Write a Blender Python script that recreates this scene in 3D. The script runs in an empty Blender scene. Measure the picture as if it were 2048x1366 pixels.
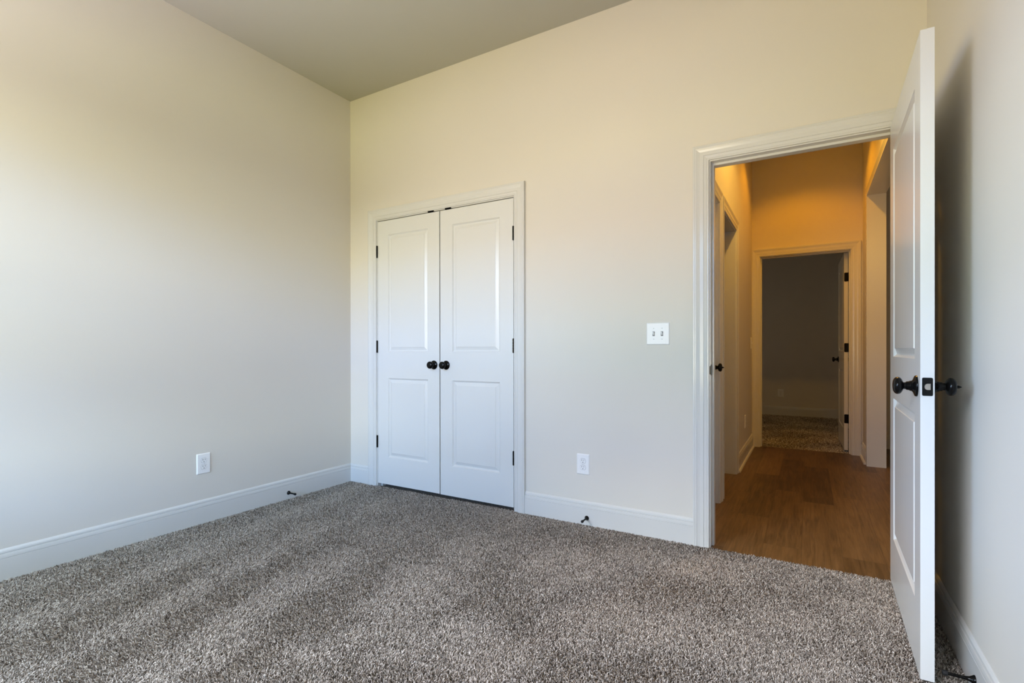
import bpy, bmesh, math, random
import numpy as np
from mathutils import Vector, Matrix

scene = bpy.context.scene
col = scene.collection
random.seed(4)

# ------------------------------------------------------------------ camera
def make_camera():
    yaw, pitch, roll = 0.532241752, -0.00142079779, -0.00123484776
    fw = Vector((-math.sin(yaw) * math.cos(pitch), math.cos(yaw) * math.cos(pitch), math.sin(pitch)))
    r0 = Vector((math.cos(yaw), math.sin(yaw), 0))
    u0 = r0.cross(fw)
    r = math.cos(roll) * r0 + math.sin(roll) * u0
    u = -math.sin(roll) * r0 + math.cos(roll) * u0
    cd = bpy.data.cameras.new('camera')
    cd.sensor_width = 36
    cd.lens = 36 * 1007.03 / 2048
    cd.shift_y = 18.75 / 2048
    cd.clip_start = 0.02
    co = bpy.data.objects.new('camera', cd)
    m = Matrix((r, u, -fw)).transposed().to_4x4()
    m.translation = Vector((3.18670, -2.84306, 1.048))
    co.matrix_world = m
    col.objects.link(co)
    scene.camera = co
make_camera()

# ------------------------------------------------------------------ world: daylight sky above, sunlit ground below
W = bpy.data.worlds.new('daylight')
scene.world = W
W.use_nodes = True
wn, wl = W.node_tree.nodes, W.node_tree.links
wn.clear()
tc = wn.new('ShaderNodeTexCoord'); sx = wn.new('ShaderNodeSeparateXYZ')
bg = wn.new('ShaderNodeBackground'); wo = wn.new('ShaderNodeOutputWorld')
wl.new(tc.outputs['Generated'], sx.inputs[0])
def wmath(op, a, b):
    q = wn.new('ShaderNodeMath'); q.operation = op
    for k, v in enumerate((a, b)):
        if isinstance(v, (int, float)): q.inputs[k].default_value = v
        else: wl.new(v, q.inputs[k])
    return q.outputs[0]
# radiance of the street outside by height of the direction (rows, ground to zenith) and by compass sector (columns)
BANDS = [-1, -.55, -.25, -.08, .04, .16, .32, .55]
SECTORS = [52, 72, 92]
SKY = [[(0.0, 0.0, 0.0), (13.5, 15.6, 17.2), (22.4, 23.6, 21.8), (21.0, 19.0, 27.2)],
           [(0.0, 0.0, 0.0), (0.0, 0.0, 4.2), (10.1, 8.3, 4.2), (5.6, 4.7, 0.7)],
           [(19.9, 13.2, 0.6), (26.2, 22.2, 8.4), (13.8, 11.0, 9.8), (12.3, 11.7, 6.3)],
           [(17.7, 18.1, 24.2), (3.1, 3.4, 2.0), (17.1, 15.3, 10.6), (0.9, 0.0, 0.0)],
           [(34.0, 51.5, 77.9), (0.0, 0.0, 8.0), (0.0, 0.4, 4.5), (20.5, 20.8, 17.2)],
           [(9.7, 16.8, 27.6), (8.8, 16.0, 14.6), (6.3, 13.5, 20.9), (15.4, 23.8, 41.1)],
           [(0.0, 0.0, 0.8), (45.8, 44.0, 49.4), (2.9, 0.0, 0.0), (1.3, 2.8, 1.4)],
           [(0.0, 0.0, 0.0), (19.0, 27.7, 37.8), (14.5, 18.0, 22.4), (12.6, 15.5, 20.1)]]
def ramp(cols):
    rp = wn.new('ShaderNodeValToRGB'); rp.color_ramp.interpolation = 'CONSTANT'
    e = rp.color_ramp.elements
    while len(e) < len(cols): e.new(0.5)
    for k, (z, c) in enumerate(zip(BANDS, cols)):
        e[k].position = (z + 1) / 2; e[k].color = (*c, 1)
    wl.new(height, rp.inputs[0])
    return rp.outputs[0]
height = wmath('MULTIPLY', wmath('ADD', sx.outputs['Z'], 1.0), 0.5)
compass = wmath('ARCTAN2', wmath('MULTIPLY', sx.outputs['Y'], -1.0), wmath('MULTIPLY', sx.outputs['X'], -1.0))
sky = ramp([r[0] for r in SKY])
for a in range(3):
    t = wn.new('ShaderNodeMapRange'); t.inputs['From Min'].default_value = math.radians(SECTORS[a] - 1.5); t.inputs['From Max'].default_value = math.radians(SECTORS[a] + 1.5)
    wl.new(compass, t.inputs['Value'])
    wm = wn.new('ShaderNodeMix'); wm.data_type = 'RGBA'
    wl.new(t.outputs[0], wm.inputs[0]); wl.new(sky, wm.inputs[6]); wl.new(ramp([r[a + 1] for r in SKY]), wm.inputs[7])
    sky = wm.outputs[2]
wl.new(sky, bg.inputs[0]); wl.new(bg.outputs[0], wo.inputs[0])
bg.inputs['Strength'].default_value = 0.80

def portal(loc, rot, sx_, sy_):
    ld = bpy.data.lights.new('window_daylight', 'AREA')
    ld.shape = 'RECTANGLE'; ld.size = sx_; ld.size_y = sy_
    ld.cycles.is_portal = True
    lo = bpy.data.objects.new('window_daylight', ld)
    lo.location = loc; lo.rotation_euler = rot
    col.objects.link(lo)
WIN = (0.15, 2.45, 0.62, 2.50)         # bedroom window opening: x0, x1, z0, z1
FRONT = -3.70
portal(((WIN[0] + WIN[1]) / 2, FRONT - 0.13, (WIN[2] + WIN[3]) / 2), (math.radians(90), 0, 0), WIN[1] - WIN[0], WIN[3] - WIN[2])

# hall ceiling lamp light
HH = 3.130                      # hall ceiling height
def spot(loc, power, color, angle, blend, radius):
    ld = bpy.data.lights.new('hall_lamp_light', 'SPOT')
    ld.energy = power; ld.color = color; ld.spot_size = math.radians(angle); ld.spot_blend = blend
    ld.shadow_soft_size = radius
    lo = bpy.data.objects.new('hall_lamp_light', ld); lo.location = loc
    col.objects.link(lo)
spot((3.15, 2.46, HH - .025), 27, (1.0, 0.36, 0.003), 132, 0.45, 0.04)
spot((3.15, 1.05, HH - .025), 82, (1.0, 0.53, 0.075), 150, 0.5, 0.05)  # second lamp, unseen, added to lift the light in the hall

scene.view_settings.view_transform = 'Standard'
scene.view_settings.look = 'None'
scene.view_settings.gamma = 1.0
scene.view_settings.exposure = 0.0
scene.cycles.max_bounces = 14
scene.cycles.diffuse_bounces = 8
scene.cycles.glossy_bounces = 4
scene.cycles.caustics_reflective = False
scene.cycles.sample_clamp_indirect = 0
scene.cycles_curves.shape = 'THICK'
scene.cycles_curves.subdivisions = 2

# ------------------------------------------------------------------ materials
def new_mat(name):
    m = bpy.data.materials.new(name); m.use_nodes = True
    return m, m.node_tree.nodes, m.node_tree.links, m.node_tree.nodes['Principled BSDF']

def paint(name, color, rough, bump=0.0, scale=180.0, spec=0.5, var=0.02):
    m, n, l, b = new_mat(name)
    t = n.new('ShaderNodeTexCoord')
    nz = n.new('ShaderNodeTexNoise'); nz.inputs['Scale'].default_value = 1.3; nz.inputs['Detail'].default_value = 3
    l.new(t.outputs['Object'], nz.inputs['Vector'])
    mx = n.new('ShaderNodeMix'); mx.data_type = 'RGBA'
    mx.inputs[6].default_value = (*[c * (1 - var) for c in color], 1)
    mx.inputs[7].default_value = (*[min(1, c * (1 + var)) for c in color], 1)
    l.new(nz.outputs[0], mx.inputs[0]); l.new(mx.outputs[2], b.inputs['Base Color'])
    b.inputs['Roughness'].default_value = rough
    b.inputs['Specular IOR Level'].default_value = spec
    if bump:
        n2 = n.new('ShaderNodeTexNoise'); n2.inputs['Scale'].default_value = scale; n2.inputs['Detail'].default_value = 2
        l.new(t.outputs['Object'], n2.inputs['Vector'])
        bp = n.new('ShaderNodeBump'); bp.inputs['Strength'].default_value = bump; bp.inputs['Distance'].default_value = 0.002
        l.new(n2.outputs[0], bp.inputs['Height']); l.new(bp.outputs[0], b.inputs['Normal'])
    return m

M = {}
M['wall'] = paint('wall_paint', (0.69, 0.655, 0.595), 0.55, 0.06, spec=0.35)
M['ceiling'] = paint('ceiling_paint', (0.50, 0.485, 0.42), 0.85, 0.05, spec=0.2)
M['trim'] = paint('trim_paint', (0.67, 0.665, 0.645), 0.20, 0.015, 60, spec=0.45, var=0.01)
M['door'] = paint('door_paint', (0.70, 0.70, 0.685), 0.24, 0.02, 120, spec=0.45, var=0.01)
M['plastic'] = paint('white_plastic', (0.84, 0.84, 0.84), 0.3, 0, spec=0.5, var=0.0)
M['recept'] = paint('white_receptacle', (0.82, 0.82, 0.82), 0.35, 0, spec=0.5, var=0.0)
M['slot'] = paint('dark_slot', (0.02, 0.02, 0.022), 0.6, 0, var=0.0)
M['gap'] = paint('grey_gap', (0.10, 0.10, 0.10), 0.6, 0, var=0.0)
M['black'] = paint('black_bronze', (0.005, 0.0047, 0.0045), 0.15, 0.0, 300, spec=0.16, var=0.1)
M['rubber'] = paint('black_rubber', (0.012, 0.012, 0.012), 0.7, 0, spec=0.3)
M['lit_trim'] = paint('lit_trim_paint', (0.79, 0.785, 0.765), 0.25, 0.0, spec=0.45, var=0.01)  # trim paint made lighter: missing light put into the wide opening's jamb colour
def metal():
    m, n, l, b = new_mat('satin_nickel')
    b.inputs['Base Color'].default_value = (0.62, 0.58, 0.53, 1); b.inputs['Metallic'].default_value = 1
    nz = n.new('ShaderNodeTexNoise'); nz.inputs['Scale'].default_value = 400
    mr = n.new('ShaderNodeMapRange'); mr.inputs['To Min'].default_value = 0.25; mr.inputs['To Max'].default_value = 0.4
    l.new(nz.outputs[0], mr.inputs['Value']); l.new(mr.outputs[0], b.inputs['Roughness'])
    return m
M['nickel'] = metal()
def lamp_mat():
    m, n, l, b = new_mat('lamp_diffuser')
    b.inputs['Base Color'].default_value = (0.8, 0.7, 0.5, 1)
    b.inputs['Emission Color'].default_value = (1, 0.5, 0.1, 1); b.inputs['Emission Strength'].default_value = 4
    return m
M['lamp'] = lamp_mat()
def fill_glow_mat(strength):
    m, n, l, b = new_mat('fill_glow_panel')
    b.inputs['Base Color'].default_value = (0.6, 0.56, 0.48, 1)
    b.inputs['Emission Color'].default_value = (1, 0.84, 0.62, 1); b.inputs['Emission Strength'].default_value = strength
    return m
M['fill_glow'] = fill_glow_mat(2.3); M['dim_fill_glow'] = fill_glow_mat(0.9)  # glowing panels added to lift the two dim rooms

def carpet_mat():
    m, n, l, b = new_mat('carpet_yarn')
    a = n.new('ShaderNodeAttribute'); a.attribute_type = 'GEOMETRY'; a.attribute_name = 'tone'
    r = n.new('ShaderNodeValToRGB')
    els = [(0.0, (0.100, 0.080, 0.064)), (0.24, (0.20, 0.168, 0.140)), (0.5, (0.38, 0.334, 0.290)), (0.75, (0.54, 0.484, 0.425)), (1.0, (0.74, 0.68, 0.61))]
    e = r.color_ramp.elements
    while len(e) < len(els): e.new(0.5)
    for k, (p, c) in enumerate(els): e[k].position = p; e[k].color = (*c, 1)
    l.new(a.outputs['Fac'], r.inputs[0]); l.new(r.outputs[0], b.inputs['Base Color'])
    b.inputs['Roughness'].default_value = 0.9; b.inputs['Specular IOR Level'].default_value = 0.1
    return m
M['yarn'] = carpet_mat()
def carpet_base():
    m, n, l, b = new_mat('carpet_backing')
    nz = n.new('ShaderNodeTexNoise'); nz.inputs['Scale'].default_value = 160; nz.inputs['Detail'].default_value = 4
    t = n.new('ShaderNodeTexCoord'); l.new(t.outputs['Object'], nz.inputs['Vector'])
    r = n.new('ShaderNodeValToRGB'); e = r.color_ramp.elements
    e[0].position = 0.35; e[0].color = (0.10, 0.085, 0.07, 1); e[1].position = 0.65; e[1].color = (0.38, 0.34, 0.30, 1)
    l.new(nz.outputs[0], r.inputs[0]); l.new(r.outputs[0], b.inputs['Base Color'])
    b.inputs['Roughness'].default_value = 0.95; b.inputs['Specular IOR Level'].default_value = 0.1
    bp = n.new('ShaderNodeBump'); bp.inputs['Distance'].default_value = 0.01
    l.new(nz.outputs[0], bp.inputs['Height']); l.new(bp.outputs[0], b.inputs['Normal'])
    return m
M['backing'] = carpet_base()

def wood_mat():
    m, n, l, b = new_mat('oak_planks')
    t = n.new('ShaderNodeTexCoord'); s = n.new('ShaderNodeSeparateXYZ'); l.new(t.outputs['Object'], s.inputs[0])
    def math_(op, a, c=None):
        q = n.new('ShaderNodeMath'); q.operation = op
        for i, v in enumerate((a, c)):
            if v is None: continue
            if isinstance(v, (int, float)): q.inputs[i].default_value = v
            else: l.new(v, q.inputs[i])
        return q.outputs[0]
    PW, PL = 0.18, 1.22
    u = math_('DIVIDE', math_('SUBTRACT', s.outputs['X'], 3.155 - 18 * PW), PW)
    row = math_('FLOOR', u); fu = math_('FRACT', u)
    wn_ = n.new('ShaderNodeTexWhiteNoise'); wn_.noise_dimensions = '1D'; l.new(row, wn_.inputs['W'])
    v = math_('ADD', math_('DIVIDE', s.outputs['Y'], PL), wn_.outputs['Value'])
    ci = math_('FLOOR', v); fv = math_('FRACT', v)
    cb = n.new('ShaderNodeCombineXYZ'); l.new(row, cb.inputs[0]); l.new(ci, cb.inputs[1])
    w2 = n.new('ShaderNodeTexWhiteNoise'); w2.noise_dimensions = '3D'; l.new(cb.outputs[0], w2.inputs['Vector'])
    # grain
    mp = n.new('ShaderNodeCombineXYZ')
    l.new(math_('MULTIPLY', s.outputs['X'], 55), mp.inputs[0]); l.new(math_('MULTIPLY', s.outputs['Y'], 3.0), mp.inputs[1])
    l.new(math_('MULTIPLY', w2.outputs['Value'], 37), mp.inputs[2])
    g = n.new('ShaderNodeTexNoise'); g.inputs['Scale'].default_value = 1; g.inputs['Detail'].default_value = 6; g.inputs['Roughness'].default_value = 0.62; g.inputs['Distortion'].default_value = 0.9
    l.new(mp.outputs[0], g.inputs['Vector'])
    mp2 = n.new('ShaderNodeCombineXYZ')
    l.new(math_('MULTIPLY', s.outputs['X'], 9), mp2.inputs[0]); l.new(math_('MULTIPLY', s.outputs['Y'], 5), mp2.inputs[1]); l.new(math_('MULTIPLY', w2.outputs['Value'], 11), mp2.inputs[2])
    g2 = n.new('ShaderNodeTexNoise'); g2.inputs['Detail'].default_value = 3; l.new(mp2.outputs[0], g2.inputs['Vector']); g2.inputs['Scale'].default_value = 1
    r = n.new('ShaderNodeValToRGB'); e = r.color_ramp.elements
    e[0].position = 0.25; e[0].color = (0.066, 0.034, 0.012, 1); e[1].position = 0.78; e[1].color = (0.225, 0.130, 0.052, 1)
    val = math_('ADD', math_('MULTIPLY', g.outputs[0], 1.0), math_('ADD', math_('MULTIPLY', g2.outputs[0], 0.22), math_('MULTIPLY', w2.outputs['Value'], 0.36)))
    l.new(math_('SUBTRACT', val, 0.295), r.inputs[0])
    # seams
    eu = math_('MINIMUM', fu, math_('SUBTRACT', 1, fu)); ev = math_('MINIMUM', fv, math_('SUBTRACT', 1, fv))
    sm = math_('MAXIMUM', math_('LESS_THAN', eu, 0.007), math_('LESS_THAN', ev, 0.0011))
    mx = n.new('ShaderNodeMix'); mx.data_type = 'RGBA'; l.new(math_('MULTIPLY', sm, 0.45), mx.inputs[0]); l.new(r.outputs[0], mx.inputs[6]); mx.inputs[7].default_value = (0.03, 0.017, 0.01, 1)
    l.new(mx.outputs[2], b.inputs['Base Color'])
    b.inputs['Roughness'].default_value = 0.42
    bp = n.new('ShaderNodeBump'); bp.inputs['Strength'].default_value = 0.15; bp.inputs['Distance'].default_value = 0.002
    l.new(g.outputs[0], bp.inputs['Height']); l.new(bp.outputs[0], b.inputs['Normal'])
    return m
M['wood'] = wood_mat()

# ------------------------------------------------------------------ helpers
def tag(o, label=None, cat=None, group=None, kind=None):
    if label: o['label'] = label
    if cat: o['category'] = cat
    if group: o['group'] = group
    if kind: o['kind'] = kind
    return o

def empty(name, loc, rotz=0.0):
    o = bpy.data.objects.new(name, None)
    o.empty_display_size = 0.05
    o.location = loc; o.rotation_euler = (0, 0, rotz)
    col.objects.link(o)
    return o

class MB:
    """collects faces, then links them as one mesh object"""
    def __init__(self): self.v = []; self.f = []; self.s = []
    def add(self, vs, fs, smooth=False):
        k = len(self.v); self.v += [tuple(p) for p in vs]
        for q in fs: self.f.append(tuple(i + k for i in q)); self.s.append(smooth)
    def box(self, x0, x1, y0, y1, z0, z1):
        v = [(x, y, z) for z in (z0, z1) for y in (y0, y1) for x in (x0, x1)]
        self.add(v, [(0, 2, 3, 1), (4, 5, 7, 6), (0, 1, 5, 4), (2, 6, 7, 3), (0, 4, 6, 2), (1, 3, 7, 5)])
    def bevbox(self, x0, x1, y0, y1, z0, z1, b, axis):
        """box whose far face (along axis: '-y','+x','-x','z') is chamfered by b"""
        pass
    def lathe(self, prof, n=32, axis=(0, 0, 1), origin=(0, 0, 0), smooth=True):
        ax = Vector(axis).normalized(); t = Vector((0, 0, 1)) if abs(ax.z) < 0.9 else Vector((1, 0, 0))
        a = ax.cross(t).normalized(); b = ax.cross(a); o = Vector(origin)
        vs = []
        for (h, r) in prof:
            for i in range(n):
                th = 2 * math.pi * i / n
                vs.append(o + ax * h + (a * math.cos(th) + b * math.sin(th)) * max(r, 1e-5))
        fs = []
        for j in range(len(prof) - 1):
            for i in range(n):
                i2 = (i + 1) % n
                fs.append((j * n + i, j * n + i2, (j + 1) * n + i2, (j + 1) * n + i))
        fs.append(tuple(range(n))); fs.append(tuple((len(prof) - 1) * n + i for i in range(n)))
        self.add(vs, fs, smooth)
    def build(self, name, mat, parent=None, loc=None, rot=None, bevel=None):
        me = bpy.data.meshes.new(name)
        me.from_pydata(self.v, [], self.f)
        me.polygons.foreach_set('use_smooth', self.s)
        bm = bmesh.new(); bm.from_mesh(me)
        bmesh.ops.remove_doubles(bm, verts=bm.verts, dist=1e-5)
        bmesh.ops.recalc_face_normals(bm, faces=bm.faces)
        bm.to_mesh(me); bm.free()
        o = bpy.data.objects.new(name, me)
        me.materials.append(mat)
        if any(self.s):
            try: me.set_sharp_from_angle(angle=math.radians(42))
            except Exception: pass
        if loc: o.location = loc
        if rot: o.rotation_euler = rot
        col.objects.link(o)
        if parent: o.parent = parent
        if bevel:
            md = o.modifiers.new('edge', 'BEVEL'); md.width = bevel; md.segments = 2; md.limit_method = 'ANGLE'; md.angle_limit = math.radians(50)
        return o

def wall(name, axis, a0, a1, lo, hi, z0, z1, openings=(), label=None):
    """solid wall: thickness a0..a1 on axis (0=x, 1=y), lo..hi along the other, openings (lo, hi, z0, z1)"""
    us = sorted({lo, hi, *[o[0] for o in openings], *[o[1] for o in openings]})
    zs = sorted({z0, z1, *[o[2] for o in openings], *[o[3] for o in openings]})
    us = [u for u in us if lo <= u <= hi]; zs = [z for z in zs if z0 <= z <= z1]
    def solid(i, k):
        if not (0 <= i < len(us) - 1 and 0 <= k < len(zs) - 1): return False
        cu, cz = (us[i] + us[i + 1]) / 2, (zs[k] + zs[k + 1]) / 2
        return not any(o[0] < cu < o[1] and o[2] < cz < o[3] for o in openings)
    def P(a, u, z): return (a, u, z) if axis == 0 else (u, a, z)
    m = MB()
    for i in range(len(us) - 1):
        for k in range(len(zs) - 1):
            if not solid(i, k): continue
            u0, u1, w0, w1 = us[i], us[i + 1], zs[k], zs[k + 1]
            for a in (a0, a1): m.add([P(a, u0, w0), P(a, u1, w0), P(a, u1, w1), P(a, u0, w1)], [(0, 1, 2, 3)])
            if not solid(i - 1, k): m.add([P(a0, u0, w0), P(a1, u0, w0), P(a1, u0, w1), P(a0, u0, w1)], [(0, 1, 2, 3)])
            if not solid(i + 1, k): m.add([P(a0, u1, w0), P(a1, u1, w0), P(a1, u1, w1), P(a0, u1, w1)], [(0, 1, 2, 3)])
            if not solid(i, k - 1): m.add([P(a0, u0, w0), P(a1, u0, w0), P(a1, u1, w0), P(a0, u1, w0)], [(0, 1, 2, 3)])
            if not solid(i, k + 1): m.add([P(a0, u0, w1), P(a1, u0, w1), P(a1, u1, w1), P(a0, u1, w1)], [(0, 1, 2, 3)])
    o = m.build(name, M['wall'])
    return tag(o, label, 'wall', kind='structure')

def slab(name, mat, x0, x1, y0, y1, z0, z1, label, cat):
    m = MB(); m.box(x0, x1, y0, y1, z0, z1)
    return tag(m.build(name, mat), label, cat, kind='structure')

# ------------------------------------------------------------------ dimensions
RX, H = 3.637, 3.055            # bedroom right wall, ceiling height
T = 0.12                        # wall thickness
FZ = -0.014                     # carpet backing level; the pile tops out at about z = 0
WZ = -0.004                     # wood floor level
CL0, CL1 = 0.300, 1.527         # closet opening between jambs
DW0, DW1 = 2.737, 3.550         # bedroom doorway between jambs
JT = 2.050                      # underside of head jambs
J = 0.018                       # jamb thickness
HL, HR = 2.655, 3.650           # hall side walls
FAR = 3.22                      # hall far wall face
FD0, FD1 = 2.737, 3.550         # far doorway
SO0, SO1 = 0.45, 2.705          # hall right opening (along y)
LO0, LO1 = 1.06, 1.775          # hall left open doorway (along y)
LD0, LD1 = 0.22, 0.845          # hall left closed door (along y)
BZ = FZ - 0.05                  # wall foot

# ------------------------------------------------------------------ setting
wall('wall_back', 1, 0, T, -T, RX + T, BZ, H,
     [(CL0 - J, CL1 + J, BZ, JT + J), (DW0 - J, DW1 + J, BZ, JT + J)], 'beige back wall holding the closet and the hallway doorway')
wall('wall_left', 0, -T, 0, FRONT - T, 0, BZ, H, (), 'blank beige wall left of the closet')
wall('wall_right', 0, RX, RX + T, FRONT - T, 0, BZ, H, (), 'beige wall at right behind the open door')
wall('wall_front', 1, FRONT - T, FRONT, 0, RX, BZ, H, [WIN], 'beige window wall behind the viewer')
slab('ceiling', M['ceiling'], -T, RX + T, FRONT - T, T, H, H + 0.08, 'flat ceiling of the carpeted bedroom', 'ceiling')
slab('floor', M['backing'], 0, RX, FRONT, 0, BZ - 0.02, FZ, 'bedroom floor under the carpet', 'floor')
# closet shell
m = MB()
m.box(-0.10, 1.95, 0.75, 0.80, BZ, H); m.box(-0.10, -0.05, T, 0.75, BZ, H); m.box(1.90, 1.95, T, 0.75, BZ, H)
m.box(-0.10, 1.95, T, 0.80, H, H + 0.05)
tag(m.build('wall_closet', M['wall']), 'closet walls behind the closed double doors', 'wall', kind='structure')
slab('floor_closet', M['backing'], -0.10, 1.95, 0.0, 0.80, BZ - 0.02, FZ, 'closet floor under the closed doors', 'floor')
# hall
wall('wall_hall_left', 0, HL - T, HL, T, FAR, BZ, HH, [(LO0 - J, LO1 + J, BZ, JT + J), (LD0 - J, LD1 + J, BZ, JT + J)], 'left wall of the hallway, lit orange')
wall('wall_hall_right', 0, HR, HR + T, T, 6.45, BZ, HH, [(SO0, SO1, BZ, 2.450)], 'right wall of the hallway with a wide opening')
wall('wall_hall_far', 1, FAR, FAR + T, 0.9, HR, BZ, HH, [(FD0 - J, FD1 + J, BZ, JT + J)], 'end wall of the hallway, lit orange')
slab('ceiling_hall', M['ceiling'], 0.85, 6.2, T, 6.45, HH, HH + 0.08, 'ceiling of the hallway', 'ceiling')
slab('floor_hall', M['wood'], 1.95, HR, 0.0, FAR + 0.055, WZ - 0.05, WZ, 'brown oak plank floor of the hallway', 'floor')
m = MB(); m.box(1.90, 1.95, T, FAR, BZ, HH)
tag(m.build('wall_bath', M['wall']), 'wall of the dark space left of the hallway', 'wall', kind='structure')
w3 = tag(empty('added_window_3', (6.15, 1.75, 0)), 'added window with a glowing fill panel past the wide hallway opening', 'window', kind='structure')
m = MB(); m.box(-.03, -.02, -.75, .75, .9, 2.1); m.build('fill_glow', M['dim_fill_glow'], w3)  # added glowing panel that brightens the space past the opening
m = MB(); m.box(-.02, 0, -.77, .77, .88, 2.12); m.build('window_frame', M['trim'], w3)
m = MB(); m.box(6.15, 6.2, T, 3.80, BZ, HH); m.box(HR + T, 6.2, 3.80, 3.85, BZ, HH); m.box(HR + T, 6.2, T - 0.05, T, BZ, HH)
tag(m.build('wall_side_room', M['wall']), 'wall seen past the wide hallway opening', 'wall', kind='structure')
slab('floor_side', M['wood'], HR, 6.2, T, 3.80, WZ - 0.05, WZ, 'plank floor past the wide hallway opening', 'floor')
# far bedroom
FB = 6.33
m = MB(); m.box(0.9, HR, FB, FB + 0.05, BZ, HH)
tag(m.build('wall_far_bedroom', M['wall']), 'dim wall of the far bedroom', 'wall', kind='structure')
wall('wall_far_bedroom_left', 0, 0.85, 0.95, FAR + T, FB, BZ, HH, [(4.35, 4.75, 0.9, 2.1)], 'window wall of the far bedroom')
w2 = tag(empty('window_2', (0.85, 4.55, 0)), 'unseen window of the far bedroom filled by an added glowing panel', 'window', kind='structure')
m = MB(); m.box(.02, .03, -.2, .2, .9, 2.1); m.build('fill_glow', M['fill_glow'], w2)  # added glowing panel that brightens the dark far bedroom
m = MB(); m.box(0, .02, -.22, .22, .88, 2.12); m.build('window_frame', M['trim'], w2)
slab('floor_far_bedroom', M['backing'], 0.95, HR, FAR + 0.055, FB, FZ - 0.05, FZ, 'far bedroom floor under the carpet', 'floor')

# ------------------------------------------------------------------ mouldings
CASING = [(0, 0), (0, .009), (.002, .011), (.008, .011), (.0092, .0094), (.0104, .011), (.024, .0125), (.0255, .0108), (.027, .0135),
          (.045, .0140), (.056, .0160), (.064, .0190), (.0690, .0192), (.0703, .0178), (.0716, .0190), (.078, .0190), (.080, .0180), (.080, 0)]
FLAT = [(0, 0), (0, .010), (.002, .012), (.060, .012), (.062, .010), (.062, 0)]
def casing(axis, face, sgn, lo, hi, zt, z0, parent, prof=CASING, width=.080):
    m = MB()
    def P(u, z, d): return (face + sgn * d, u, z) if axis == 0 else (u, face + sgn * d, z)
    path = lambda w: [(lo - w, z0), (lo - w, zt + w), (hi + w, zt + w), (hi + w, z0)]
    n = len(prof)
    for seg in range(3):
        vs = []
        for k in (seg, seg + 1):
            for (w, d) in prof:
                u, z = path(w)[k]; vs.append(P(u, z, d))
        fs = [(i, i + 1, n + i + 1, n + i) for i in range(n - 1)]
        if seg == 0: fs.append(tuple(range(n)))
        if seg == 2: fs.append(tuple(n + i for i in range(n)))
        m.add(vs, fs)
    return m.build('casing', M['trim'], parent)

def jamb(axis, a0, a1, lo, hi, zt, z0, parent, stop=None, stop_sgn=1):
    """side and head jambs lining an opening through a wall of depth a0..a1; optional door stop bead from a to a+depth"""
    m = MB()
    def bx(u0, u1, p0, p1, q0, q1):
        if axis == 0: m.box(p0, p1, u0, u1, q0, q1)
        else: m.box(u0, u1, p0, p1, q0, q1)
    bx(lo - J, lo, a0, a1, z0, zt + J); bx(hi, hi + J, a0, a1, z0, zt + J); bx(lo, hi, a0, a1, zt, zt + J)
    if stop:
        s0, s1 = stop
        st = .012
        bx(lo, lo + st, s0, s1, z0, zt); bx(hi - st, hi, s0, s1, z0, zt); bx(lo + st, hi - st, s0, s1, zt - st, zt)
    return m.build('jamb', M['trim'], parent)

BASE = [(FZ, 0), (FZ, .0140), (.0970, .0140), (.0978, .0112), (.0990, .0112), (.0998, .0138), (.108, .0132), (.1170, .0118), (.1182, .0062), (.1212, .0058),
        (.1226, .0098), (.130, .0085), (.135, .0055), (.139, .0020), (.139, 0)]
def baseboard(name, axis, face, sgn, lo, hi, label, shoe=False, zb=FZ, m0=0, m1=0):
    """m0/m1: mitre (inside corner) at each end"""
    m = MB()
    prof = [(max(z, zb), d) for z, d in BASE]
    n = len(prof)
    def P(u, z, d): return (face + sgn * d, u, z) if axis == 0 else (u, face + sgn * d, z)
    vs = [P(lo + m0 * d, z, d) for z, d in prof] + [P(hi - m1 * d, z, d) for z, d in prof]
    m.add(vs, [(i, i + 1, n + i + 1, n + i) for i in range(n - 1)] + [tuple(range(n)), tuple(n + i for i in range(n))])
    o = m.build(name, M['trim'])
    tag(o, label, 'baseboard', kind='structure')
    if shoe:
        q = MB(); sp = [(zb, .014), (zb, .030)] + [(zb + .018 * math.sin(t), .014 + .016 * math.cos(t)) for t in (0.4, 0.8, 1.2, 1.5708)]
        k = len(sp)
        q.add([P(lo, z, d) for z, d in sp] + [P(hi, z, d) for z, d in sp], [(i, i + 1, k + i + 1, k + i) for i in range(k - 1)] + [tuple(range(k)), tuple(k + i for i in range(k))])
        q.build('shoe_moulding', M['trim'], o)
    return o

R6 = .006
def trim(name, label):
    return tag(empty(name, (0, 0, 0)), label, 'door frame', kind='structure')
t1 = trim('trim_1', 'white moulded frame around the closet double doors')
casing(1, 0, -1, CL0 - R6, CL1 + R6, JT + R6, FZ, t1)
jamb(1, 0, T, CL0, CL1, JT, FZ, t1, (.040, .075))
t2 = trim('trim_2', 'white moulded frame around the open doorway to the hallway')
casing(1, 0, -1, DW0 - R6, DW1 + R6, JT + R6, FZ, t2)
jamb(1, 0, T, DW0, DW1, JT, FZ, t2, (.040, .078))
t3 = trim('trim_3', 'moulded frame around the doorway at the end of the hallway')
casing(1, FAR, -1, FD0 - R6, FD1 + R6, JT + R6, WZ, t3)
jamb(1, FAR, FAR + T, FD0, FD1, JT, FZ, t3, (FAR + .042, FAR + .078))
t4 = trim('trim_4', 'moulded frame around the dark open doorway on the hallway left side')
casing(0, HL, 1, LO0 - R6, LO1 + R6, JT + R6, WZ, t4)
jamb(0, HL - T, HL, LO0, LO1, JT, WZ, t4)
t5 = trim('trim_5', 'moulded frame around the closed door on the hallway left side')
casing(0, HL, 1, LD0 - R6, LD1 + R6, JT + R6, WZ, t5)
jamb(0, HL - T, HL, LD0, LD1, JT, WZ, t5)
t6 = trim('trim_6', 'flat frame around the wide opening on the hallway right side')
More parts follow.
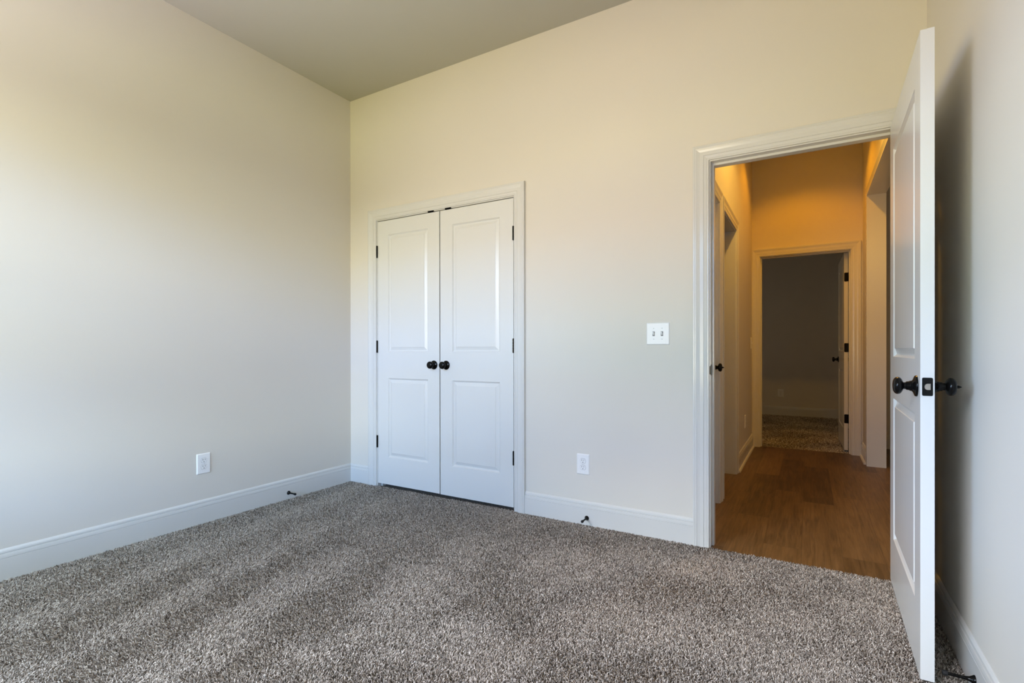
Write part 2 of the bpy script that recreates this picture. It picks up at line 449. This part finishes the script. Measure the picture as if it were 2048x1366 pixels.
casing(0, HR, -1, SO0, SO1, 2.450, WZ, t6, FLAT, .062)
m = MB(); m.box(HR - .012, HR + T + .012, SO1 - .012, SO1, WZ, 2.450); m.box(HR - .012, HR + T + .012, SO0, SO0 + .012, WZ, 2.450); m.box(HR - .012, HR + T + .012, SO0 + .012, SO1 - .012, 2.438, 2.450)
m.build('jamb', M['lit_trim'], t6)

baseboard('baseboard_left', 0, 0, 1, FRONT, 0, 'white baseboard along the left wall', m1=1)
baseboard('baseboard_back', 1, 0, -1, 0, CL0 - R6 - .080, 'short white baseboard between corner and closet frame', m0=1)
baseboard('baseboard_middle', 1, 0, -1, CL1 + R6 + .080, DW0 - R6 - .080, 'white baseboard between the closet and the doorway')
baseboard('baseboard_right', 0, RX, -1, FRONT, 0, 'white baseboard behind the open door at right')
baseboard('baseboard_hall_left', 0, HL, 1, LO1 + R6 + .080, FAR - .020, 'baseboard of the hallway left side', True, WZ)
baseboard('baseboard_hall_right', 0, HR, -1, SO1 + .062, FAR - .020, 'baseboard of the hallway right side', True, WZ)
baseboard('baseboard_side', 1, 3.80, -1, HR + T, 6.15, 'baseboard seen past the wide hallway opening', True, WZ)
baseboard('baseboard_far', 1, FB, -1, 0.95, HR, 'dim baseboard of the far bedroom')

# bedroom window (behind the viewer, source of the daylight)
w1 = tag(empty('window_1', (0, FRONT, 0)), 'white framed window behind the viewer', 'window', kind='structure')
m = MB(); x0, x1, z0, z1 = WIN; f = .04
m.box(x0, x0 + f, -.10, -.03, z0, z1); m.box(x1 - f, x1, -.10, -.03, z0, z1); m.box(x0 + f, x1 - f, -.10, -.03, z0, z0 + f); m.box(x0 + f, x1 - f, -.10, -.03, z1 - f, z1)
xm = (x0 + x1) / 2; m.box(xm - .05, xm + .05, -.10, -.03, z0 + f, z1 - f)
zm = (z0 + z1) / 2; m.box(x0 + f, xm - .05, -.09, -.04, zm - .02, zm + .02); m.box(xm + .05, x1 - f, -.09, -.04, zm - .02, zm + .02)
m.build('window_frame', M['trim'], w1)
m = MB(); m.box(x0 - .05, x1 + .05, -.03, .04, z0 - .025, z0)
m.build('window_sill', M['trim'], w1)
casing(1, FRONT, 1, x0, x1, z1, z0, w1).location = (0, -FRONT, 0)

# ------------------------------------------------------------------ doors
PU, PLO = (1.035, 1.934), (0.228, 0.835)     # panel heights above the floor datum
RINGS = [(0, 0), (.0025, -.0032), (.0095, -.0105), (.0140, -.0112), (.0160, -.0106), (.0345, -.0034), (.0352, -.0016), (.0375, -.0012)]
def slab_mesh(Wd, z0, z1, th, stile, PLO=PLO, PU=PU):
    """door leaf: x along the width from the hinge edge, y through the thickness, two raised panels on each face"""
    m = MB()
    xs = [0, stile, Wd - stile, Wd]; zs = [z0, PLO[0], PLO[1], PU[0], PU[1], z1]
    for yf, sg in ((0, -1), (th, 1)):
        for i in range(3):
            for k in range(5):
                if i == 1 and k in (1, 3): continue
                m.add([(xs[i], yf, zs[k]), (xs[i + 1], yf, zs[k]), (xs[i + 1], yf, zs[k + 1]), (xs[i], yf, zs[k + 1])], [(0, 1, 2, 3)])
        for k in (1, 3):
            prev = None
            for (o, d) in RINGS:
                y = yf + sg * d
                ring = [(xs[1] + o, y, zs[k] + o), (xs[2] - o, y, zs[k] + o), (xs[2] - o, y, zs[k + 1] - o), (xs[1] + o, y, zs[k + 1] - o)]
                if prev:
                    for q in range(4): m.add([prev[q], prev[(q + 1) % 4], ring[(q + 1) % 4], ring[q]], [(0, 1, 2, 3)])
                prev = ring
            m.add(prev, [(0, 1, 2, 3)])
    for i in range(3):
        for z in (z0, z1): m.add([(xs[i], 0, z), (xs[i + 1], 0, z), (xs[i + 1], th, z), (xs[i], th, z)], [(0, 1, 2, 3)])
    for k in range(5):
        for x in (0, Wd): m.add([(x, 0, zs[k]), (x, th, zs[k]), (x, th, zs[k + 1]), (x, 0, zs[k + 1])], [(0, 1, 2, 3)])
    return m

ROSE = [(0, .0345), (.003, .0345), (.006, .0325), (.0085, .026), (.011, .0195), (.015, .0165), (.017, .0172), (.019, .0160)]
BALL = [(.019, .0150), (.028, .0138), (.0285, .0118), (.033, .0112), (.0355, .0125), (.0375, .0175), (.0405, .0235), (.0445, .0272), (.0495, .0285), (.0545, .0276), (.0590, .0240), (.0620, .0175), (.0635, .009), (.064, 0)]
def knob(parent, x, y, z, sg, button=False, s=1.0):
    m = MB(); m.lathe([(h * s, r * s) for h, r in BALL], 36, (0, sg, 0), (x, y, z))
    k = m.build('door_knob', M['black'], parent)
    m = MB(); m.lathe([(h * s, r * s) for h, r in ROSE], 36, (0, sg, 0), (x, y, z))
    m.build('rosette', M['black'], k)
    if button:
        m = MB(); m.lathe([(.0625 * s, .004), (.065 * s, .0055), (.069 * s, .0045), (.076 * s, .0006)], 16, (0, sg, 0), (x, y, z))
        m.build('lock_button', M['black'], k)
    return k

def knuckle(parent, x, y, z, h=.089, leaf=0, th=.035):
    m = MB()
    for q in range(5):
        a = z - h / 2 + q * h / 5
        m.lathe([(0, .0055), (.0006, .0062), (h / 5 - .0010, .0062), (h / 5 - .0004, .0055)], 16, (0, 0, 1), (x, y, a))
    m.lathe([(-.003, .0035), (-.001, .0055), (0, .0055)], 12, (0, 0, 1), (x, y, z - h / 2)); m.lathe([(0, .0055), (.001, .0055), (.003, .0035)], 12, (0, 0, 1), (x, y, z + h / 2))
    m.box(x - .0015, x + .0015, y, y + .030, z - h / 2, z + h / 2)
    return m.build('hinge', M['black'], parent)

HINGES = (1.812, 1.077, 0.342)
GAP = .0085
CW = (CL1 - CL0 - .006 - GAP) / 2
# closet pair: the left leaf hangs on the left jamb, the right leaf on the right jamb
dl = tag(empty('door_1', (CL0 + .003, 0, 0)), 'left white two-panel leaf of the closet double doors', 'door', 'closet double doors', 'structure')
slab_mesh(CW, .020, 2.0435, .035, .106).build('door_slab', M['door'], dl)
knob(dl, CW - .050, 0, .942, -1, s=.93)
for z in HINGES: knuckle(dl, -.0025, -.0060, z)
dr = tag(empty('door_2', (CL0 + .003 + CW + GAP, 0, 0)), 'right white two-panel leaf of the closet double doors', 'door', 'closet double doors', 'structure')
slab_mesh(CW, .018, 2.0435, .035, .106).build('door_slab', M['door'], dr)
knob(dr, .052, 0, .942, -1, s=.93)
for z in HINGES: knuckle(dr, CW + .0025, -.0060, z)
for xa in (.806, .962):
    m = MB(); m.box(xa, xa + .054, -.0035, .034, 2.0468, 2.0500); m.box(xa, xa + .054, -.0035, -.0005, 2.0468, 2.0560)
    m.box(xa + .012, xa + .042, .004, .030, 2.0458, 2.0475)
    m.build('catch_plate', M['black'], t1)

# open door of the bedroom: hinged on the right jamb, swung in against the right wall
hx, hy = 3.5055, -.012
fx, fy = 3.4890, -.830
dwid = math.hypot(fx - hx, fy - hy)
dm = tag(empty('door_3', (hx, hy, 0), math.atan2(fy - hy, fx - hx)), 'white two-panel door standing open at right near the wall', 'door', None, 'structure')
slab_mesh(dwid, .013, 2.050, .035, .113, (.226, .838), (1.018, 1.916)).build('door_slab', M['door'], dm)
knob(dm, dwid - .066, 0, .930, -1)
knob(dm, dwid - .066, .035, .930, 1, True)
m = MB()
def rrect(w, h, r, n=6):
    pts = []
    for cx, cy, a in ((w / 2 - r, h / 2 - r, 0), (-w / 2 + r, h / 2 - r, 90), (-w / 2 + r, -h / 2 + r, 180), (w / 2 - r, -h / 2 + r, 270)):
        for i in range(n + 1):
            t = math.radians(a + 90 * i / n); pts.append((cx + r * math.cos(t), cy + r * math.sin(t)))
    return pts
def plate(m, pts, f0, f1):
    """prism from outline pts (2-D); f0, f1 map a 2-D point to the back and front surface"""
    n = len(pts); vs = [f0(p) for p in pts] + [f1(p) for p in pts]
    m.add(vs, [tuple(range(n)), tuple(n + i for i in range(n))] + [(i, (i + 1) % n, n + (i + 1) % n, n + i) for i in range(n)])
plate(m, rrect(.0265, .057, .004), lambda p: (dwid - .001, .0175 + p[0], .932 + p[1]), lambda p: (dwid + .0012, .0175 + p[0], .932 + p[1]))
lp = m.build('latch_plate', M['black'], dm)
m = MB()
dshape = [(-.0080 * math.cos(math.radians(t)) , .0095 * math.sin(math.radians(t))) for t in range(-90, 91, 15)] + [(.0075, .0095), (.0075, -.0095)]
n = len(dshape)
vs = [(dwid, .0175 + a, .932 + b) for a, b in dshape] + [(dwid + .0115 * (0.25 + 0.75 * (.0155 - (a + .008)) / .0155), .0175 + a, .932 + b) for a, b in dshape]
m.add(vs, [tuple(range(n)), tuple(n + i for i in range(n))] + [(i, (i + 1) % n, n + (i + 1) % n, n + i) for i in range(n)])
m.build('latch_bolt', M['nickel'], lp)
for z in HINGES:
    knuckle(dm, -.003, .0415, z)

# strike plate on the left jamb of the same doorway
m = MB()
plate(m, rrect(.030, .057, .004), lambda p: (DW0 - .001, .019 + p[0], .940 + p[1]), lambda p: (DW0 + .0012, .019 + p[0], .940 + p[1]))
m.box(DW0 - .0035, DW0 + .0012, -.0022, .006, .918, .962)
m.build('strike_plate', M['black'], t2)

# door at the end of the hallway, swung into the far bedroom
d4 = tag(empty('door_4', (FD1 - .013, FAR + T + .022, 0), math.radians(91.2)), 'open door in the doorway at the end of the hallway', 'door', None, 'structure')
slab_mesh(.800, .016, 2.045, .035, .113).build('door_slab', M['door'], d4)
knob(d4, .738, .035, .937, 1)
knob(d4, .738, 0, .937, -1)
for z in (1.795, 1.070, .338):
    m = MB(); plate(m, rrect(.034, .092, .008), lambda p: (.0005, .0165 + p[0], z + p[1]), lambda p: (-.0020, .0165 + p[0], z + p[1]))
    h = m.build('hinge', M['black'], d4)
    k = MB(); k.lathe([(-.046, .0055), (-.045, .0062), (.045, .0062), (.046, .0055)], 16, (0, 0, 1), (-.004, -.004, z))
    k.build('hinge_pin', M['black'], h)

# closed door on the left side of the hallway
d5 = tag(empty('door_5', (HL - .030, LD0 + .003, 0), math.radians(90)), 'closed door on the hallway left side beside the doorway frame', 'door', None, 'structure')
slab_mesh(LD1 - LD0 - .006, .012, 2.045, .035, .106).build('door_slab', M['door'], d5)
knob(d5, LD1 - LD0 - .006 - .060, 0, .930, -1, True)

# ------------------------------------------------------------------ wall plates
def frame_obj(name, loc, rotz, label, cat, group=None):
    return tag(empty(name, loc, rotz), label, cat, group)
def plate_mesh(w, h, d=.0058, ch=.005):
    """cover plate facing -y: bevelled rim"""
    m = MB(); prev = None
    for o, y in ((0, 0), (0, -.0016), (.0016, -.0034), (ch, -d), (ch + .001, -d)):
        pts = [(p[0], y, p[1]) for p in rrect(w - 2 * o, h - 2 * o, max(.0015, .004 - o / 2), 3)]
        n = len(pts)
        if prev: m.add(prev + pts, [(i, (i + 1) % n, n + (i + 1) % n, n + i) for i in range(n)])
        else: m.add(pts, [tuple(range(n))])
        prev = pts
    m.add(prev, [tuple(range(len(prev)))])
    return m
def screw(parent, x, z, y):
    m = MB(); m.lathe([(0, .0034), (.0006, .0032), (.0010, .0022)], 14, (0, -1, 0), (x, y, z))
    s = m.build('screw', M['recept'], parent)
    m = MB(); m.box(x - .0028, x + .0028, y - .0013, y - .0006, z - .0005, z + .0005)
    m.build('screw_slot', M['gap'], s)
def outlet(loc, rotz, label, group='duplex outlets'):
    r = frame_obj('wall_outlet', loc, rotz, label, 'outlet', group)
    plate_mesh(.082, .124).build('cover_plate', M['plastic'], r)
    D = -.0058
    for dz in (.0195, -.0195):
        pts = []
        for i in range(40):
            t = 2 * math.pi * i / 40; pts.append((.0172 * math.cos(t), max(-.0142, min(.0142, .0172 * math.sin(t)))))
        m = MB(); plate(m, [(a * 1.05, b * 1.06) for a, b in pts], lambda p: (p[0], D + .001, p[1] + dz), lambda p: (p[0], D - .0002, p[1] + dz))
        g = m.build('receptacle_gap', M['gap'], r)
        m = MB(); plate(m, pts, lambda p: (p[0], D, p[1] + dz), lambda p: (p[0], D - .0014, p[1] + dz))
        rc = m.build('receptacle', M['recept'], r)
        m = MB(); m.box(-.0075, -.0052, D - .0017, D - .0010, dz + .001, dz + .0095); m.box(.0052, .0072, D - .0017, D - .0010, dz + .0018, dz + .0088)
        m.lathe([(0, .0026), (.0007, .0026)], 14, (0, -1, 0), (0, D - .0010, dz - .0075))
        m.build('slot', M['slot'], rc)
    screw(r, 0, 0, D)
    return r
outlet((2.012, 0, .358), 0, 'white duplex outlet on the back wall right of the closet')
outlet((0, -1.150, .358), math.radians(90), 'white duplex outlet low on the left wall')
outlet((2.800, FB, .352), 0, 'dim outlet on the far bedroom wall through two doorways')
outlet((HL, 2.52, .352), math.radians(90), 'outlet on the hallway left wall seen edge on')

sw = frame_obj('light_switch', (2.461, 0, 1.139), 0, 'white double light switch between the closet and the doorway', 'switch')
plate_mesh(.128, .124).build('cover_plate', M['plastic'], sw)
for dx in (-.023, .023):
    m = MB(); m.box(dx - .0062, dx + .0062, -.0061, -.0050, -.0125, .0125)
    m.build('toggle_slot', M['gap'], sw)
    m = MB()
    v = [(dx - .0042, -.0058, -.0085), (dx + .0042, -.0058, -.0085), (dx + .0042, -.0058, .0060), (dx - .0042, -.0058, .0060),
         (dx - .0036, -.0150, .0035), (dx + .0036, -.0150, .0035), (dx + .0036, -.0165, .0095), (dx - .0036, -.0165, .0095)]
    m.add(v, [(3, 2, 1, 0), (4, 5, 6, 7), (0, 1, 5, 4), (2, 3, 7, 6), (1, 2, 6, 5), (3, 0, 4, 7)])
    m.build('toggle', M['plastic'], sw, bevel=.0006)
    for dz in (.0302, -.0302): screw(sw, dx, dz, -.0058)
sh = frame_obj('light_switch', (HL, 3.10, 1.12), math.radians(90), 'light switch on the hallway left wall near its end', 'switch')
plate_mesh(.080, .124).build('cover_plate', M['plastic'], sh)
m = MB(); m.box(-.004, .004, -.015, -.005, -.004, .008); m.build('toggle', M['plastic'], sh)

# ------------------------------------------------------------------ door stops on the baseboards
def door_stop(loc, rotz, label, droop=0.0):
    r = tag(empty('door_stop', loc, rotz), label, 'door stop', 'rigid door stops')
    ax = (0, -math.cos(droop), -math.sin(droop))
    m = MB(); m.lathe([(0, .0140), (.0025, .0140), (.006, .0115), (.013, .0075), (.022, .0056), (.030, .0050), (.066, .0045), (.067, .0040)], 28, ax)
    m.build('stop_rod', M['black'], r)
    m = MB(); m.lathe([(.064, .0060), (.065, .0078), (.075, .0080), (.0772, .0066), (.078, .0035)], 24, ax)
    m.build('rubber_tip', M['rubber'], r)
door_stop((.014, -.575, .040), math.radians(90), 'black door stop on the left wall baseboard')
door_stop((2.040, -.014, .040), 0, 'black door stop on the baseboard between the closet and the doorway')
door_stop((RX - .014, -.812, .043), math.radians(-90), 'large black door stop on the baseboard beside the open door')

# recessed hallway lamp, and a second unseen one added nearer the bedroom
for ly, lb in ((2.46, 'recessed lamp in the hallway ceiling near its end'), (1.05, 'added recessed lamp in the hallway ceiling near the bedroom')):
    rl = tag(empty('recessed_lamp', (3.15, ly, HH)), lb, 'lamp', 'recessed hallway lamps')
    m = MB(); m.lathe([(0, .045), (-.012, .055), (-.014, .085), (0, .092)], 32, (0, 0, 1)); m.build('lamp_ring', M['trim'], rl)
    m = MB(); m.lathe([(-.001, .044), (-.002, .044)], 32, (0, 0, 1)); m.build('lamp_lens', M['lamp'], rl)

# ------------------------------------------------------------------ carpet pile
def pile(name, x0, x1, y0, y1, step, length, radius, seed, label, keep=None):
    rng = np.random.default_rng(seed)
    gx = np.arange(x0 + step / 2, x1, step); gy = np.arange(y0 + step / 2, y1, step)
    X, Y = np.meshgrid(gx, gy); X = X.ravel(); Y = Y.ravel()
    X = X + rng.uniform(-.45, .45, X.size) * step; Y = Y + rng.uniform(-.45, .45, Y.size) * step
    if keep is not None:
        k = keep(X, Y); X, Y = X[k], Y[k]
    n = X.size
    # how the pile lies: vacuum passes along the room at the left, trodden patches elsewhere
    def field(seed2, fx, fy, terms=10):
        g = np.random.default_rng(seed2); out = np.zeros(n)
        for _ in range(terms):
            a = g.uniform(0, 2 * np.pi); f = g.uniform(.4, 1.0)
            out += np.sin(2 * np.pi * f * (fx * X * np.cos(a) + fy * Y * np.sin(a)) + g.uniform(0, 6.28))
        return out / np.sqrt(terms)
    patch = field(11, 2.2, 2.2) ; fine = field(12, 6, 6)
    stripe = np.sin(2 * np.pi * (X * 0.97 + Y * 0.20 + .05 * np.sin(3 * Y) + .07 * field(21, .8, .8)) / .44) * np.clip(.75 + .45 * field(22, .7, .7), .1, 1.2)
    wst = np.clip((2.2 - X) / .9, 0, 1)
    lay = np.tanh(1.3 * (wst * 1.2 * stripe + (1 - .6 * wst) * .9 * patch + .35 * fine))
    ang = rng.uniform(0, 2 * np.pi, n)
    rnd = rng.uniform(.45, 1.0, n)
    dx = np.cos(ang) * rnd * .70; dy = np.sin(ang) * rnd * .70 + lay * .60
    L = length * rng.uniform(.75, 1.15, n)
    r = radius * rng.uniform(.8, 1.15, n)
    curl = rng.uniform(-1, 1, (n, 2)) * .35
    P = np.zeros((n, 4, 3), np.float32)
    for q, t in enumerate((0, .38, .72, 1.0)):
        lean = t ** 1.6
        P[:, q, 0] = X + L * .78 * (dx * lean + curl[:, 0] * t * (1 - t))
        P[:, q, 1] = Y + L * .78 * (dy * lean + curl[:, 1] * t * (1 - t))
        P[:, q, 2] = FZ - .001 + L * t * (1 - .34 * t * np.clip(np.hypot(dx, dy), 0, 1.2))
    P[:, :, 0] = np.clip(P[:, :, 0], x0 - .004, x1 + .004)
    P[:, :, 1] = np.clip(P[:, :, 1], y0 - .02, y1 + .006)
    cu = bpy.data.hair_curves.new(name)
    cu.add_curves([4] * n)
    cu.attributes['position'].data.foreach_set('vector', P.ravel())
    ra = cu.attributes.get('radius') or cu.attributes.new('radius', 'FLOAT', 'POINT')
    R = (r[:, None] * np.array([.95, 1.0, .95, .62])[None, :]).astype(np.float32)
    ra.data.foreach_set('value', R.ravel())
    ta = cu.attributes.new('tone', 'FLOAT', 'CURVE')
    tone = np.clip(rng.normal(.50, .27, n), 0, 1).astype(np.float32)
    ta.data.foreach_set('value', tone)
    o = bpy.data.objects.new(name, cu)
    cu.materials.append(M['yarn'])
    col.objects.link(o)
    tag(o, label, 'carpet', None, 'stuff')
    return o
def near(X, Y):
    # keep the part of the floor a viewer near this spot can see
    c, s = math.cos(.532241752), math.sin(.532241752)
    dx, dy = X - 3.1867, Y + 2.84306
    rr, ff = c * dx + s * dy, -s * dx + c * dy
    return (ff > 1.25) & (np.abs(rr) < 1.12 * ff + .35)
pile('carpet', .014, RX - .014, -3.0, 0.0, .0043, .0160, .00150, 3, 'speckled grey brown pile carpet of the bedroom', near)
pile('carpet', FD0, FD1, FAR + .055, FAR + T, .0060, .0160, .0021, 5, 'strip of pile carpet in the doorway ending the hallway')
pile('carpet', 2.1, HR - .014, FAR + T, FB - .014, .0095, .0165, .0036, 6, 'dim pile carpet of the far bedroom')
